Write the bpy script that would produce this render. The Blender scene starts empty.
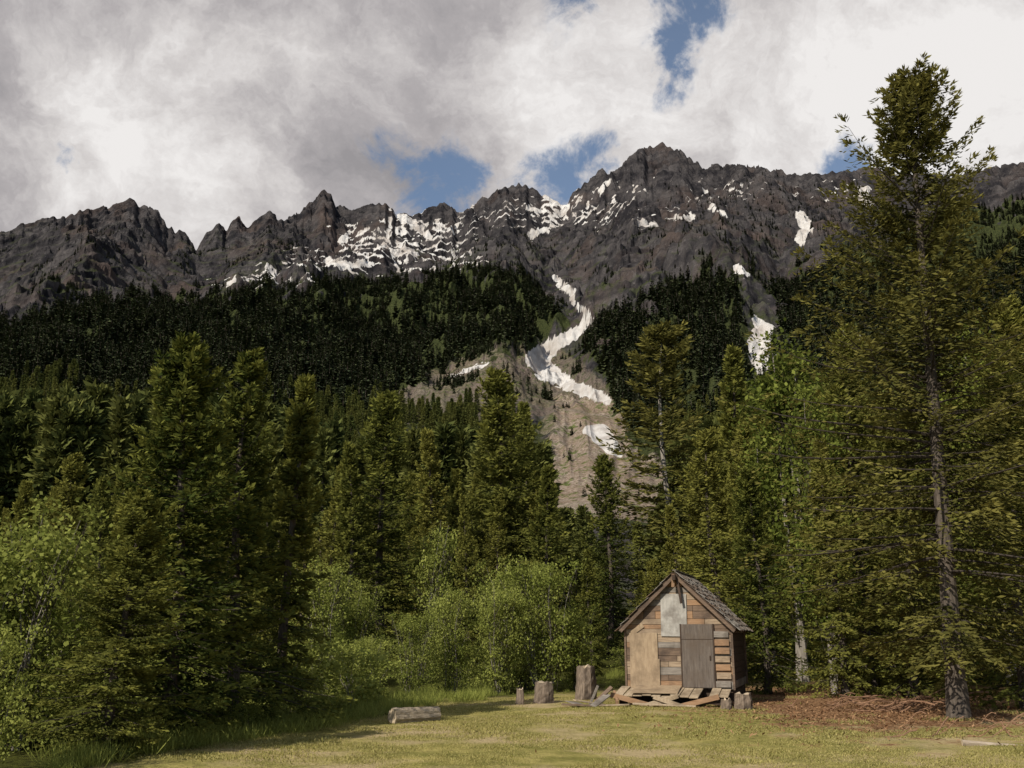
import bpy, math, random
import numpy as np
from mathutils import Vector, Matrix
rng=np.random.default_rng(11); random.seed(5)
scene=bpy.context.scene
F=1000.0; P=math.radians(14.0); CP,SP=math.cos(P),math.sin(P); EYE=1.75

# ---------------------------------------------------------------- survey helpers
def tan_az_el(u,v):
    x=(np.asarray(u,float)-512)/F; y=(384-np.asarray(v,float))/F
    fy=CP-y*SP; fz=SP+y*CP
    return np.arctan2(x,fy), fz/np.hypot(x,fy)
def site(u,v,d):
    a,t=tan_az_el(u,v); return float(d*math.sin(a)),float(d*math.cos(a)),float(EYE+d*t)
def sight(x,y,z):
    z=z-EYE; dep=y*CP+z*SP; up=-y*SP+z*CP
    dep=np.where(dep<0.1,0.1,dep)
    return 512+F*x/dep, 384-F*up/dep
def inpoly(u,v,poly):
    ins=np.zeros(u.shape,bool); n=len(poly)
    for i in range(n):
        x1,y1=poly[i]; x2,y2=poly[(i+1)%n]
        if y1==y2: continue
        c=((y1>v)!=(y2>v))&(u<(x2-x1)*(v-y1)/(y2-y1)+x1)
        ins^=c
    return ins
def linedist(u,v,pts):
    best=np.full(u.shape,1e9)
    for (x1,y1,w1),(x2,y2,w2) in zip(pts[:-1],pts[1:]):
        dx,dy=x2-x1,y2-y1; t=np.clip(((u-x1)*dx+(v-y1)*dy)/(dx*dx+dy*dy),0,1)
        d=np.hypot(u-x1-t*dx,v-y1-t*dy)-(w1+(w2-w1)*t)
        best=np.minimum(best,d)
    return best
def sstep(a,b,x):
    t=np.clip((x-a)/(b-a),0,1); return t*t*(3-2*t)
def pn(x,y,seed=0):
    xi=np.floor(x); yi=np.floor(y); xf=x-xi; yf=y-yi
    def g(i,j,fx,fy):
        h=np.sin(i*127.1+j*311.7+seed*74.7)*43758.5453; h=(h-np.floor(h))*6.2831853
        return np.cos(h)*fx+np.sin(h)*fy
    u=xf*xf*xf*(xf*(xf*6-15)+10); w=yf*yf*yf*(yf*(yf*6-15)+10)
    a=g(xi,yi,xf,yf); b=g(xi+1,yi,xf-1,yf); c=g(xi,yi+1,xf,yf-1); d=g(xi+1,yi+1,xf-1,yf-1)
    return 1.5*((a+(b-a)*u)*(1-w)+(c+(d-c)*u)*w)
def fbm(x,y,o=4,seed=0):
    s=0;a=1;t=0
    for k in range(o):
        s=s+a*pn(x*2**k,y*2**k,seed+k*3.3); t+=a; a*=.5
    return s/t
def ridged(x,y,o=4,seed=0,g=.5):
    s=0;a=1;t=0
    for k in range(o):
        s=s+a*(1-2*np.abs(pn(x*2.1**k,y*2.1**k,seed+k*5.1))); t+=a; a*=g
    return s/t

# ---------------------------------------------------------------- mesh helpers
def mesh_from(name,V,Q,mats,mi=None,attrs=None,smooth=False):
    me=bpy.data.meshes.new(name); V=np.asarray(V,np.float32); Q=np.asarray(Q,np.int32)
    me.vertices.add(len(V)); me.vertices.foreach_set('co',V.ravel())
    k=Q.shape[1]; me.loops.add(Q.size); me.loops.foreach_set('vertex_index',Q.ravel())
    me.polygons.add(len(Q)); me.polygons.foreach_set('loop_start',np.arange(0,Q.size,k,dtype=np.int32))
    me.polygons.foreach_set('loop_total',np.full(len(Q),k,np.int32))
    if mi is not None: me.polygons.foreach_set('material_index',np.asarray(mi,np.int32))
    me.polygons.foreach_set('use_smooth',np.full(len(Q),smooth))
    for m in mats: me.materials.append(m)
    for n,a in (attrs or {}).items():
        at=me.attributes.new(n,'FLOAT','POINT'); at.data.foreach_set('value',np.asarray(a,np.float32))
    me.update(calc_edges=True); return me
def obj(name,me,loc=(0,0,0),rot=(0,0,0),scale=(1,1,1),parent=None,link=True):
    o=bpy.data.objects.new(name,me); o.location=loc; o.rotation_euler=rot; o.scale=scale
    if link: scene.collection.objects.link(o)
    if parent: o.parent=parent
    return o
class Parts:
    def __init__(s): s.V=[];s.Q=[];s.M=[];s.T=[];s.n=0
    def add(s,V,Q,m,t):
        V=V.reshape(-1,3); Q=Q.reshape(-1,4); s.V.append(V); s.Q.append(Q+s.n); s.M.append(np.full(len(Q),m))
        s.T.append(np.broadcast_to(t,(len(V),)) if np.ndim(t)==0 else np.asarray(t).ravel()); s.n+=len(V)
    def mesh(s,name,mats,smooth=False):
        return mesh_from(name,np.concatenate(s.V),np.concatenate(s.Q),mats,np.concatenate(s.M),{'tint':np.concatenate(s.T)},smooth)
def nrm(a): return a/(np.linalg.norm(a,axis=-1,keepdims=True)+1e-9)
def tubes(parts,Pt,R,s,m=0,t=.5):
    B,n,_=Pt.shape; T=nrm(np.gradient(Pt,axis=1))
    mean=nrm(T.mean(axis=1,keepdims=True)); ref=np.where(np.abs(mean[...,2:3])>.75,np.array([1.,0.1,0]),np.array([0,0.1,1.]))
    ref=np.broadcast_to(ref,T.shape); A=nrm(np.cross(T,ref)); C=np.cross(T,A)
    an=np.arange(s)*2*np.pi/s
    V=Pt[:,:,None]+R[:,:,None,None]*(np.cos(an)[None,None,:,None]*A[:,:,None]+np.sin(an)[None,None,:,None]*C[:,:,None])
    idx=np.arange(B*n*s).reshape(B,n,s); a=idx[:,:-1]; b=idx[:,1:]
    Q=np.stack([a,np.roll(a,-1,2),np.roll(b,-1,2),b],-1)
    parts.add(V,Q,m,t)
def diamonds(parts,C,D,W,L,w,m=1,t=.5):
    C=C.reshape(-1,3);D=D.reshape(-1,3);W=W.reshape(-1,3);L=np.asarray(L).reshape(-1,1);w=np.asarray(w).reshape(-1,1)
    V=np.stack([C,C+D*L*.5+W*w*.5,C+D*L,C+D*L*.5-W*w*.5],1)
    n=len(C); Q=np.arange(n*4).reshape(n,4)
    parts.add(V,Q,m,np.repeat(np.broadcast_to(np.asarray(t).ravel(),(n,)),4))

# ---------------------------------------------------------------- materials
def mat(name):
    m=bpy.data.materials.new(name); m.use_nodes=True; nt=m.node_tree; nt.nodes.clear()
    return m,nt,nt.nodes.new('ShaderNodeOutputMaterial')
def N(nt,t,**k):
    n=nt.nodes.new(t)
    for a,b in k.items(): setattr(n,a,b)
    return n
def math_(nt,op,a,b=None,c=None,clamp=False):
    n=N(nt,'ShaderNodeMath',operation=op,use_clamp=clamp)
    for i,x in enumerate((a,b,c)):
        if x is None: continue
        if isinstance(x,(int,float)): n.inputs[i].default_value=x
        else: nt.links.new(x,n.inputs[i])
    return n.outputs[0]
def mix(nt,f,a,b):
    n=N(nt,'ShaderNodeMix',data_type='RGBA')
    if isinstance(f,(int,float)): n.inputs[0].default_value=f
    else: nt.links.new(f,n.inputs[0])
    for s,x in ((6,a),(7,b)):
        if isinstance(x,tuple): n.inputs[s].default_value=(*x,1)
        else: nt.links.new(x,n.inputs[s])
    return n.outputs[2]
def noise(nt,vec,scale,detail=5,rough=.55,dist=0):
    n=N(nt,'ShaderNodeTexNoise'); n.inputs['Scale'].default_value=scale; n.inputs['Detail'].default_value=detail
    n.inputs['Roughness'].default_value=rough; n.inputs['Distortion'].default_value=dist
    if vec is not None: nt.links.new(vec,n.inputs['Vector'])
    return n
def rng_(nt,x,a,b,c=0.,d=1.,smooth=False):
    n=N(nt,'ShaderNodeMapRange'); n.inputs[1].default_value=a;n.inputs[2].default_value=b;n.inputs[3].default_value=c;n.inputs[4].default_value=d
    if smooth: n.interpolation_type='SMOOTHSTEP'
    nt.links.new(x,n.inputs[0]); return n.outputs[0]
def attr(nt,n): a=N(nt,'ShaderNodeAttribute'); a.attribute_name=n; return a.outputs['Fac']
def pos(nt): return N(nt,'ShaderNodeNewGeometry').outputs['Position']
def objco(nt): return N(nt,'ShaderNodeTexCoord').outputs['Object']

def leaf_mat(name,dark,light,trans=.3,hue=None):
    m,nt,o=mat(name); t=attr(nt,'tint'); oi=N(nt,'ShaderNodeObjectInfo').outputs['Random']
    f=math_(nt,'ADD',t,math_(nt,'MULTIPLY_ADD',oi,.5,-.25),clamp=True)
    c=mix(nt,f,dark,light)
    if hue: c=mix(nt,math_(nt,'MULTIPLY',oi,.5),c,hue)
    d=N(nt,'ShaderNodeBsdfDiffuse'); nt.links.new(c,d.inputs[0])
    if trans<=0: nt.links.new(d.outputs[0],o.inputs[0]); return m
    tr=N(nt,'ShaderNodeBsdfTranslucent'); nt.links.new(c,tr.inputs[0])
    ms=N(nt,'ShaderNodeMixShader'); ms.inputs[0].default_value=trans
    nt.links.new(d.outputs[0],ms.inputs[1]); nt.links.new(tr.outputs[0],ms.inputs[2]); nt.links.new(ms.outputs[0],o.inputs[0]); return m
def simple(name,c1,c2,scale=(3,3,3),ns=4,rough=.9,bump=.3,c3=None,bd=.02):
    m,nt,o=mat(name); mp=N(nt,'ShaderNodeMapping'); nt.links.new(objco(nt),mp.inputs[0]); mp.inputs['Scale'].default_value=scale
    n=noise(nt,mp.outputs[0],ns,6,.65); f=rng_(nt,n.outputs[0],.3,.7)
    c=mix(nt,f,c1,c2)
    if c3:
        n2=noise(nt,objco(nt),1.7,5,.6); c=mix(nt,rng_(nt,n2.outputs[0],.48,.66),c,c3)
    b=N(nt,'ShaderNodeBsdfPrincipled'); nt.links.new(c,b.inputs['Base Color']); b.inputs['Roughness'].default_value=rough
    b.inputs['Specular IOR Level'].default_value=.2
    bp=N(nt,'ShaderNodeBump'); bp.inputs['Strength'].default_value=bump; bp.inputs['Distance'].default_value=bd
    nt.links.new(n.outputs[0],bp.inputs['Height']); nt.links.new(bp.outputs[0],b.inputs['Normal'])
    nt.links.new(b.outputs[0],o.inputs[0]); return m
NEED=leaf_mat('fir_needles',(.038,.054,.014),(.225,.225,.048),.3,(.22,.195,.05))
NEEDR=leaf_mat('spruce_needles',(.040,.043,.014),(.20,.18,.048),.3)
NEEDF=leaf_mat('far_needles_haze',(.023,.032,.020),(.076,.088,.041),0)  # cloud shade and bluish haze painted into the needle colour
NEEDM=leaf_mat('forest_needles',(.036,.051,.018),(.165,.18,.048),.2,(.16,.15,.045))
ALDER=leaf_mat('alder_leaves',(.14,.165,.035),(.37,.39,.10),.4)
BARK=simple('bark',(.04,.032,.025),(.13,.105,.085),(6,6,1.2),5,.95,.8)
TWIG=simple('twig_bark',(.03,.025,.02),(.07,.055,.045),(6,6,6),5,.95,.2)
BARKP=simple('pale_bark',(.13,.11,.09),(.32,.29,.25),(6,6,1.5),5,.95,.6)

# ---------------------------------------------------------------- trees
def conifer(name,H,rad,nb,nt,nl,leaf,lw,base=.06,power=.8,droop=.6,irreg=.3,hang=.3,seed=1,mats=None,tr=.018,wood=True,s_lo=-.15,tw=.42,sway=.15,gaps=0.):
    r=np.random.default_rng(seed); p=Parts()
    zz=np.linspace(0,1,14); sx=sway*np.sin(zz*5+seed); sy=sway*np.cos(zz*4+seed*2)-sway*math.cos(seed*2)
    sx-=sx[0]
    P0=np.stack([sx,sy,zz*H],-1)[None]; R0=(H*tr*(1-zz)**.9+.012*H/10)[None]; R0[0,0]*=1.25
    tubes(p,P0,R0,9,0,.5)
    f=base+(1-base)*(np.linspace(0,1,nb)**.92)+r.normal(0,.008,nb); f=np.clip(f,base,.995)
    if gaps>0:
        kp=(pn(f*14,0*f,seed+.5)+r.normal(0,.15,nb))>-.75+gaps; kp|=f>.93; f=f[kp]; nb=len(f)
    q=(1-f)/(1-base)
    cl=.75+.35*pn(f*9,np.full(nb,seed*1.3),seed)
    L=rad*(q**power)*np.minimum(1,.6+3*(f-base))*(cl)*r.uniform(1-irreg,1+irreg*.5,nb)+.025*rad*2
    az=np.arange(nb)*2.39996+r.normal(0,.4,nb)
    L*=1+.22*np.sin(az*1+seed)*np.sin(f*6+seed)
    s0=s_lo+(1.0-s_lo)*f**2.2+r.normal(0,.08,nb)
    bx=np.interp(f,zz,P0[0,:,0]); by=np.interp(f,zz,P0[0,:,1])
    fw=np.stack([np.cos(az),np.sin(az),0*az],-1); pr=np.stack([-np.sin(az),np.cos(az),0*az],-1)
    ph=np.sin(seed+np.arange(nb))[:,None]
    def axis(s):
        z=f[:,None]*H+L[:,None]*(s0[:,None]*s-droop*(1-f[:,None])*s**2*.6+.28*s**3)
        bend=.12*L[:,None]*np.sin(s*2.5)*ph
        return np.stack([bx[:,None]+fw[:,None,0]*L[:,None]*s+pr[:,None,0]*bend, by[:,None]+fw[:,None,1]*L[:,None]*s+pr[:,None,1]*bend, z],-1)
    if wood:
        s=np.linspace(0,.92,6)[None].repeat(nb,0); Pb=axis(s); Rb=(L[:,None]*.008+.005)*(1-s*.9); tubes(p,Pb,Rb,4,2,.4)
    s=np.clip(np.linspace(.14,1,nt)[None]+r.normal(0,.02,(nb,nt)),.08,1.0)
    C=axis(s); C2=axis(s+.02); fd=nrm(C2-C)
    side=np.where(np.arange(nt)%2==0,1.,-1.)[None]*np.ones((nb,1))
    th=np.radians(r.normal(56,9,(nb,nt)))
    th=np.where(s>.94,np.radians(20),th)
    lt=L[:,None]*tw*np.maximum(0.,1.02-s)**.75*np.minimum(1,s*3.2)*r.uniform(.7,1.25,(nb,nt))+.05*L[:,None]+.03
    D=nrm(np.cos(th)[...,None]*fd+(np.sin(th)*side)[...,None]*pr[:,None]+np.array([0,0,1.])*r.normal(-.05,.12,(nb,nt))[...,None])
    keep=r.random((nb,nt))>.08
    t=(np.arange(nl)+.3)/nl
    tt=t[None,None,:,None]
    pos_=C[:,:,None]+D[:,:,None]*(lt[:,:,None,None]*tt)
    pos_[...,2]-=hang*lt[:,:,None]*t[None,None]**2
    pos_=pos_+r.normal(0,leaf*.12,pos_.shape)
    Wt=nrm(np.cross(D,np.array([0,0,1.])))
    ls=np.where(np.arange(nl)%2==0,1.,-1.)[None,None,:]*r.uniform(.2,1.0,(nb,nt,nl))
    Dl=nrm(D[:,:,None]*1.0+Wt[:,:,None]*ls[...,None]*.75+r.normal(0,.22,pos_.shape)+np.array([0,0,-.15*hang]))
    Nn=np.array([0,0,.75])+fw[:,None,None]*.65+r.normal(0,.5,pos_.shape); W=nrm(np.cross(Dl,Nn))
    LL=leaf*r.uniform(.6,1.3,(nb,nt,nl)); WW=lw*r.uniform(.6,1.3,(nb,nt,nl))
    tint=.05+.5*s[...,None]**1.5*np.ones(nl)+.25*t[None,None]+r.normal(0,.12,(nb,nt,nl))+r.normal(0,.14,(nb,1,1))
    k=np.broadcast_to(keep[...,None],(nb,nt,nl)).ravel()
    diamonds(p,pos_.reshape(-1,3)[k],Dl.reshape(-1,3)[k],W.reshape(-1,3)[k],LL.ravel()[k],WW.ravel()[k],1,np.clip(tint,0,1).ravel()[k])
    n=24; z=np.linspace(.955,1.0,n)*H; a=np.arange(n)*2.4
    d=nrm(np.stack([np.cos(a),np.sin(a),np.full(n,1.6)],-1)); c=np.stack([np.full(n,P0[0,-1,0]),np.full(n,P0[0,-1,1]),z],-1)
    diamonds(p,c,d,nrm(np.cross(d,np.array([.3,.2,1.]))),np.full(n,leaf*1.2),np.full(n,lw*1.2),1,.5)
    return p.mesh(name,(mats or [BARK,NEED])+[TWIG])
def broadleaf(name,H,rad,stems,ncl,nlf,leaf,seed=1,mats=None,tree=False,zlo=.1,csz=.13):
    r=np.random.default_rng(seed); p=Parts(); mats=mats or [BARKP,ALDER]
    az=r.uniform(0,6.28,stems); ln=r.uniform(.15,.75,stems)*rad; hh=r.uniform(.7,1.0,stems)*H
    if tree: ln[:]*=.3
    s=np.linspace(0,1,8)
    Pt=np.stack([ln[:,None]*np.cos(az)[:,None]*s**1.3+.05*rad*np.sin(s*7+az[:,None])+.15*rad*np.cos(az)[:,None]*(not tree),ln[:,None]*np.sin(az)[:,None]*s**1.3+.05*rad*np.cos(s*6+az[:,None]),hh[:,None]*s],-1)
    tubes(p,Pt,(H*(.010 if tree else .006)*(1-s*.85))[None]*np.ones((stems,1)),6,0)
    si=r.integers(0,stems,ncl)
    f=zlo+(1-zlo)*r.random(ncl)**.85
    prof=np.sqrt(np.clip(1-((f-.42)/.6)**2,0.02,1))
    sp=np.array([[np.interp(ff,s,Pt[i,:,k]) for k in range(2)] for ff,i in zip(np.minimum(f,hh[si]/H),si)])
    a2=r.uniform(0,6.28,ncl); rr=rad*prof*r.uniform(.05,.55,ncl)
    C=np.stack([sp[:,0]*1.05+rr*np.cos(a2),sp[:,1]*1.05+rr*np.sin(a2),np.minimum(f*H,hh[si]*1.02)],-1)
    base=np.stack([sp[:,0],sp[:,1],np.maximum(.04*H,C[:,2]-.16*H)],-1)
    q=np.linspace(0,1,4)[None,:,None]; Pb=base[:,None]*(1-q)+C[:,None]*q
    tubes(p,Pb,(H*(.0013 if tree else .0024)*(1-q[0,:,0]*.7))[None]*np.ones((ncl,1)),3,2)
    off=r.normal(0,1,(ncl,nlf,3))*np.array([1,1,.8])*csz*rad*r.uniform(.5,1.4,(ncl,1,1))
    c=C[:,None]+off; c[...,2]=np.maximum(c[...,2],.03*H)
    D=nrm(r.normal(0,1,c.shape)+np.array([0,0,-.2])); W=nrm(np.cross(D,nrm(r.normal(0,.7,c.shape)+np.array([0,0,1.]))))
    tint=.42+.24*r.normal(0,1,(ncl,1))*np.ones((1,nlf))+r.normal(0,.14,(ncl,nlf))
    diamonds(p,c,D,W,leaf*r.uniform(.6,1.3,(ncl,nlf)),leaf*.75*r.uniform(.7,1.2,(ncl,nlf)),1,np.clip(tint,0,1))
    return p.mesh(name,mats+[TWIG])
def far_tree(name,seed):
    r=np.random.default_rng(seed); p=Parts()
    tubes(p,np.array([[[0,0,0],[0,0,.5],[0,0,.97]]],float),np.array([[.012,.008,.002]]),4,0)
    n=110; f=r.uniform(.06,.97,n); az=r.uniform(0,6.28,n); L=.17*(1-f)**.75*r.uniform(.6,1.2,n)+.012
    D=nrm(np.stack([np.cos(az),np.sin(az),-.45+.9*f**2+r.normal(0,.12,n)],-1))
    W=nrm(np.stack([-np.sin(az),np.cos(az),r.normal(0,.5,n)],-1))
    C=np.stack([0*f,0*f,f],-1); diamonds(p,C,D,W,L*1.15,.05+.09*(1-f),1,np.clip(r.normal(.5,.25,n),0,1))
    return p.mesh(name,[BARK,NEEDF])

# ---------------------------------------------------------------- GN instancing
def instancer(name,pts,scl,rot,var,meshes):
    col=bpy.data.collections.new(name+'_kinds')
    for i,m in enumerate(meshes):
        o=bpy.data.objects.new('%s_kind_%02d'%(name,i),m); col.objects.link(o)
    me=bpy.data.meshes.new(name); pts=np.asarray(pts,np.float32); n=len(pts)
    me.vertices.add(n); me.vertices.foreach_set('co',pts.ravel())
    a=me.attributes.new('scl','FLOAT_VECTOR','POINT'); a.data.foreach_set('vector',np.asarray(scl,np.float32).ravel())
    a=me.attributes.new('rot','FLOAT_VECTOR','POINT'); a.data.foreach_set('vector',np.asarray(rot,np.float32).ravel())
    a=me.attributes.new('var','INT','POINT'); a.data.foreach_set('value',np.asarray(var,np.int32))
    o=obj(name,me)
    ng=bpy.data.node_groups.new(name,'GeometryNodeTree')
    ng.interface.new_socket('Geometry',in_out='INPUT',socket_type='NodeSocketGeometry'); ng.interface.new_socket('Geometry',in_out='OUTPUT',socket_type='NodeSocketGeometry')
    gi=ng.nodes.new('NodeGroupInput'); go=ng.nodes.new('NodeGroupOutput'); ip=ng.nodes.new('GeometryNodeInstanceOnPoints')
    ci=ng.nodes.new('GeometryNodeCollectionInfo'); ci.inputs['Collection'].default_value=col; ci.inputs['Separate Children'].default_value=True; ci.inputs['Reset Children'].default_value=True
    def na(n_,t):
        x=ng.nodes.new('GeometryNodeInputNamedAttribute'); x.data_type=t; x.inputs['Name'].default_value=n_
        return [s for s in x.outputs if s.enabled and s.name=='Attribute'][0]
    L=ng.links.new
    L(gi.outputs[0],ip.inputs['Points']); L(ci.outputs[0],ip.inputs['Instance']); ip.inputs['Pick Instance'].default_value=True
    L(na('var','INT'),ip.inputs['Instance Index']); L(na('rot','FLOAT_VECTOR'),ip.inputs['Rotation']); L(na('scl','FLOAT_VECTOR'),ip.inputs['Scale'])
    L(ip.outputs[0],go.inputs[0])
    md=o.modifiers.new('instances','NODES'); md.node_group=ng
    return o

# ---------------------------------------------------------------- mountain terrain
PR=np.array([0,35,100,200,350,500,700,900,1200,1500,1800,2050,2200,2350,3200.])
PH=np.array([0,0,2,10,32,72,140,225,370,530,725,930,1080,960,500.])
sky_uv=[(-300,260),(-150,245),(0,237),(20,229),(40,224),(75,217),(88,211),(100,212),(112,209),(122,207),(131,201),(138,210),(148,211),(160,217),(168,230),(185,236),(196,248),(205,239),(218,227),(226,233),(238,220),(246,230),(256,223),(268,213),(278,223),(292,220),(303,211),(312,205),(323,193),(331,200),(336,212),(345,208),(352,215),(370,208),(385,207),(398,217),(412,220),(428,213),(445,206),(462,217),(472,209),(484,200),(497,194),(508,191),(520,186),(530,190),(538,196),(550,201),(562,209),(572,198),(583,188),(592,181),(603,172),(608,178),(618,172),(628,161),(640,153),(650,150),(662,146),(676,153),(690,160),(704,171),(716,167),(731,167),(745,170),(762,170),(790,177),(820,178),(850,174),(880,171),(900,178),(960,178),(1024,166),(1150,150),(1350,170)]
su=np.array(sky_uv,float); saz,stn=tan_az_el(su[:,0],su[:,1])
NA=1150; azs=np.radians(np.linspace(-38,38,NA))
rs=np.concatenate([np.linspace(118,600,150,endpoint=False),np.linspace(600,1300,180,endpoint=False),np.linspace(1300,2300,420,endpoint=False),np.linspace(2300,3200,30)])
NR=len(rs); AZ,RR=np.meshgrid(azs,rs); X=RR*np.sin(AZ); Y=RR*np.cos(AZ)
Rk=2200+90*pn(AZ*9,0*AZ,3)
H=np.interp(RR*2200/Rk,PR,PH)
mm=sstep(600,1500,RR)
A=AZ*2000; wx=50*pn(A/220,RR/300,9)+16*pn(A/60,RR/70,10); wy=60*pn(A/180,RR/260,13)
dg=A+.75*(RR+wy); dq=(RR+wy)-.75*A
dg2=A-.55*(RR+wy); dq2=(RR+wy)+.55*A
H=H+mm*(100*(ridged((A+wx)/430,(RR+wy)/900,3,1,.45)-.2)+50*(ridged((dg+wx)/210,dq/420,3,2,.45)-.2)+36*(ridged((dg2+wx)/150,dq2/330,3,14,.45)-.1)+13*ridged((dg+wx)/48,dq/90,3,4)+6*fbm(X/14,Y/18,2,44))+sstep(350,900,RR)*3*fbm(X/12,Y/12,3,7)+sstep(200,500,RR)*(9*fbm(X/130,Y/130,3,8)+5*ridged(A/45,RR/260,2,48)*sstep(420,650,RR))
cl=fbm(A/260,RR/500,3,12)+.45*pn(A/45,RR/60,15); st=26.; Hs=H/st+cl*1.4+.10*A/st; fr=Hs-np.floor(Hs)
H=H+mm*.55*st*(sstep(.35,.65,fr)-fr)*sstep(-.5,.1,pn(A/330,RR/330,19))
jag=.0040*(ridged(azs*60,0*azs,2,5)-.3)+.0055*(ridged(azs*140,0*azs,2,6)-.25)+.0014*(ridged(azs*340,0*azs,1,7)-.2)
tgt=np.interp(azs,saz,stn)+jag
def box(k,n): return np.convolve(np.pad(k,n//2,'edge'),np.ones(n)/n,'valid')
for it in range(4):
    T=((H-EYE)/RR).max(0); k=tgt/T
    if it==0: H=H*(1+(box(k,61)[None]-1)*sstep(500,1500,RR))
    else: H=H*(1+(box(k,[0,15,7,3][it])[None]-1)*sstep(1900,2150,RR+60*pn(A/60,RR/120,23)))
chute=[(554,277,1),(563,285,4),(572,292,3.5),(572,301,2),(586,312,3),(592,320,4),(575,333,5),(553,346,8),(537,359,11),(546,371,10),(572,386,6),(606,399,5)]
U,V=sight(X,Y,H); dch=linedist(U,V,chute); H=H-14*sstep(22,-4,dch)*sstep(400,900,RR)
U,V=sight(X,Y,H)
n1=fbm(X/60,Y/60,4,21); n2=fbm(X/18,Y/18,3,22); n7=fbm((dg+wx)/70,dq/160,3,27)
snow=sstep(1.2,-1.5,linedist(U,V,chute)+n2*5)
snow=np.maximum(snow,sstep(1.5,-1.5,linedist(U,V,[(588,430,5),(600,434,10),(612,447,8),(620,455,3)])+n1*5))
for pl in ([(755,318,4),(764,330,10),(762,350,14),(766,372,9)],[(738,270,4),(748,276,3)],[(800,212,3),(806,226,7),(801,240,3)],[(862,192,7),(868,204,6)],[(450,377,1.),(468,370,1.5),(486,365,2)],[(676,218,2),(690,217,3)],[(712,208,3),(722,214,2)],[(528,208,2),(545,213,3),(556,222,3),(532,236,4)],[(640,222,2),(655,224,1)],[(600,190,2),(612,180,1)],[(850,335,7),(860,342,5)],[(760,410,4),(775,418,5)],[(330,262,4),(350,266,3),(372,262,2)],[(395,212,1),(415,226,3),(430,238,2)],[(350,232,1),(342,242,2)],[(700,185,1),(705,192,2)],[(560,215,1),(568,208,2)],[(460,222,1),(452,232,2)]):
    snow=np.maximum(snow,sstep(1.2,-1.5,linedist(U,V,pl)+n2*7+n1*4))
dHr=np.gradient(H,axis=0)/np.gradient(RR,axis=0); dHa=np.gradient(H,axis=1)/(RR*(azs[1]-azs[0])); slope=np.hypot(dHr,dHa)
def blob(cu,cv,ru,rv): return np.exp(-((U-cu)/ru)**2-((V-cv)/rv)**2)
reg=1.0*blob(400,232,80,26)+.95*blob(345,262,95,16)+.95*blob(515,214,55,20)+.68*blob(600,195,50,26)+.68*blob(720,190,90,22)+.62*blob(250,285,90,13)+.62*blob(840,190,60,20)+.6*blob(640,222,90,15)+.4*blob(450,260,70,14)
sp=sstep(.1,.22,reg*(.60+1.0*n2+.7*n1+.9*n7)+.16*reg*(1.2-slope)-.385)
snow=np.maximum(snow,sp*sstep(2.6,1.5,slope))
forL=[(-600,355),(-100,343),(0,334),(60,318),(120,306),(240,295),(330,284),(400,276),(470,266),(528,276),(552,303),(572,327),(530,345),(470,360),(395,386),(380,425),(-600,480)]
forR=[(612,396),(588,352),(612,330),(640,306),(672,292),(705,276),(736,272),(742,300),(744,340),(752,400),(760,460),(640,460)]
forR2=[(770,440),(784,340),(776,300),(792,276),(850,250),(900,226),(1024,198),(1500,180),(1500,500),(770,500)]
wu=U+30*n1+18*n2; wv=V+28*n1+20*n2
FM=np.maximum.reduce([inpoly(wu,wv,p).astype(float) for p in (forL,forR,forR2)])
tU,tV=U+14*n2+10*n1,V+12*n2+10*n1
talus=np.maximum(.45*inpoly(tU,tV,[(380,392),(450,366),(500,354),(560,348),(604,382),(628,400),(640,440),(545,440),(545,412),(470,420),(385,420)]),
  1.0*inpoly(tU,tV,[(556,402),(600,397),(636,410),(652,440),(690,520),(520,520),(548,465),(556,430)]))
brush=sstep(.0,.5,n1+.6*n2+.25)*sstep(200,300,V)
rock_attr=dict(snow=snow.ravel(),forest=FM.ravel(),talus=talus.ravel(),brush=brush.ravel())
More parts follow.
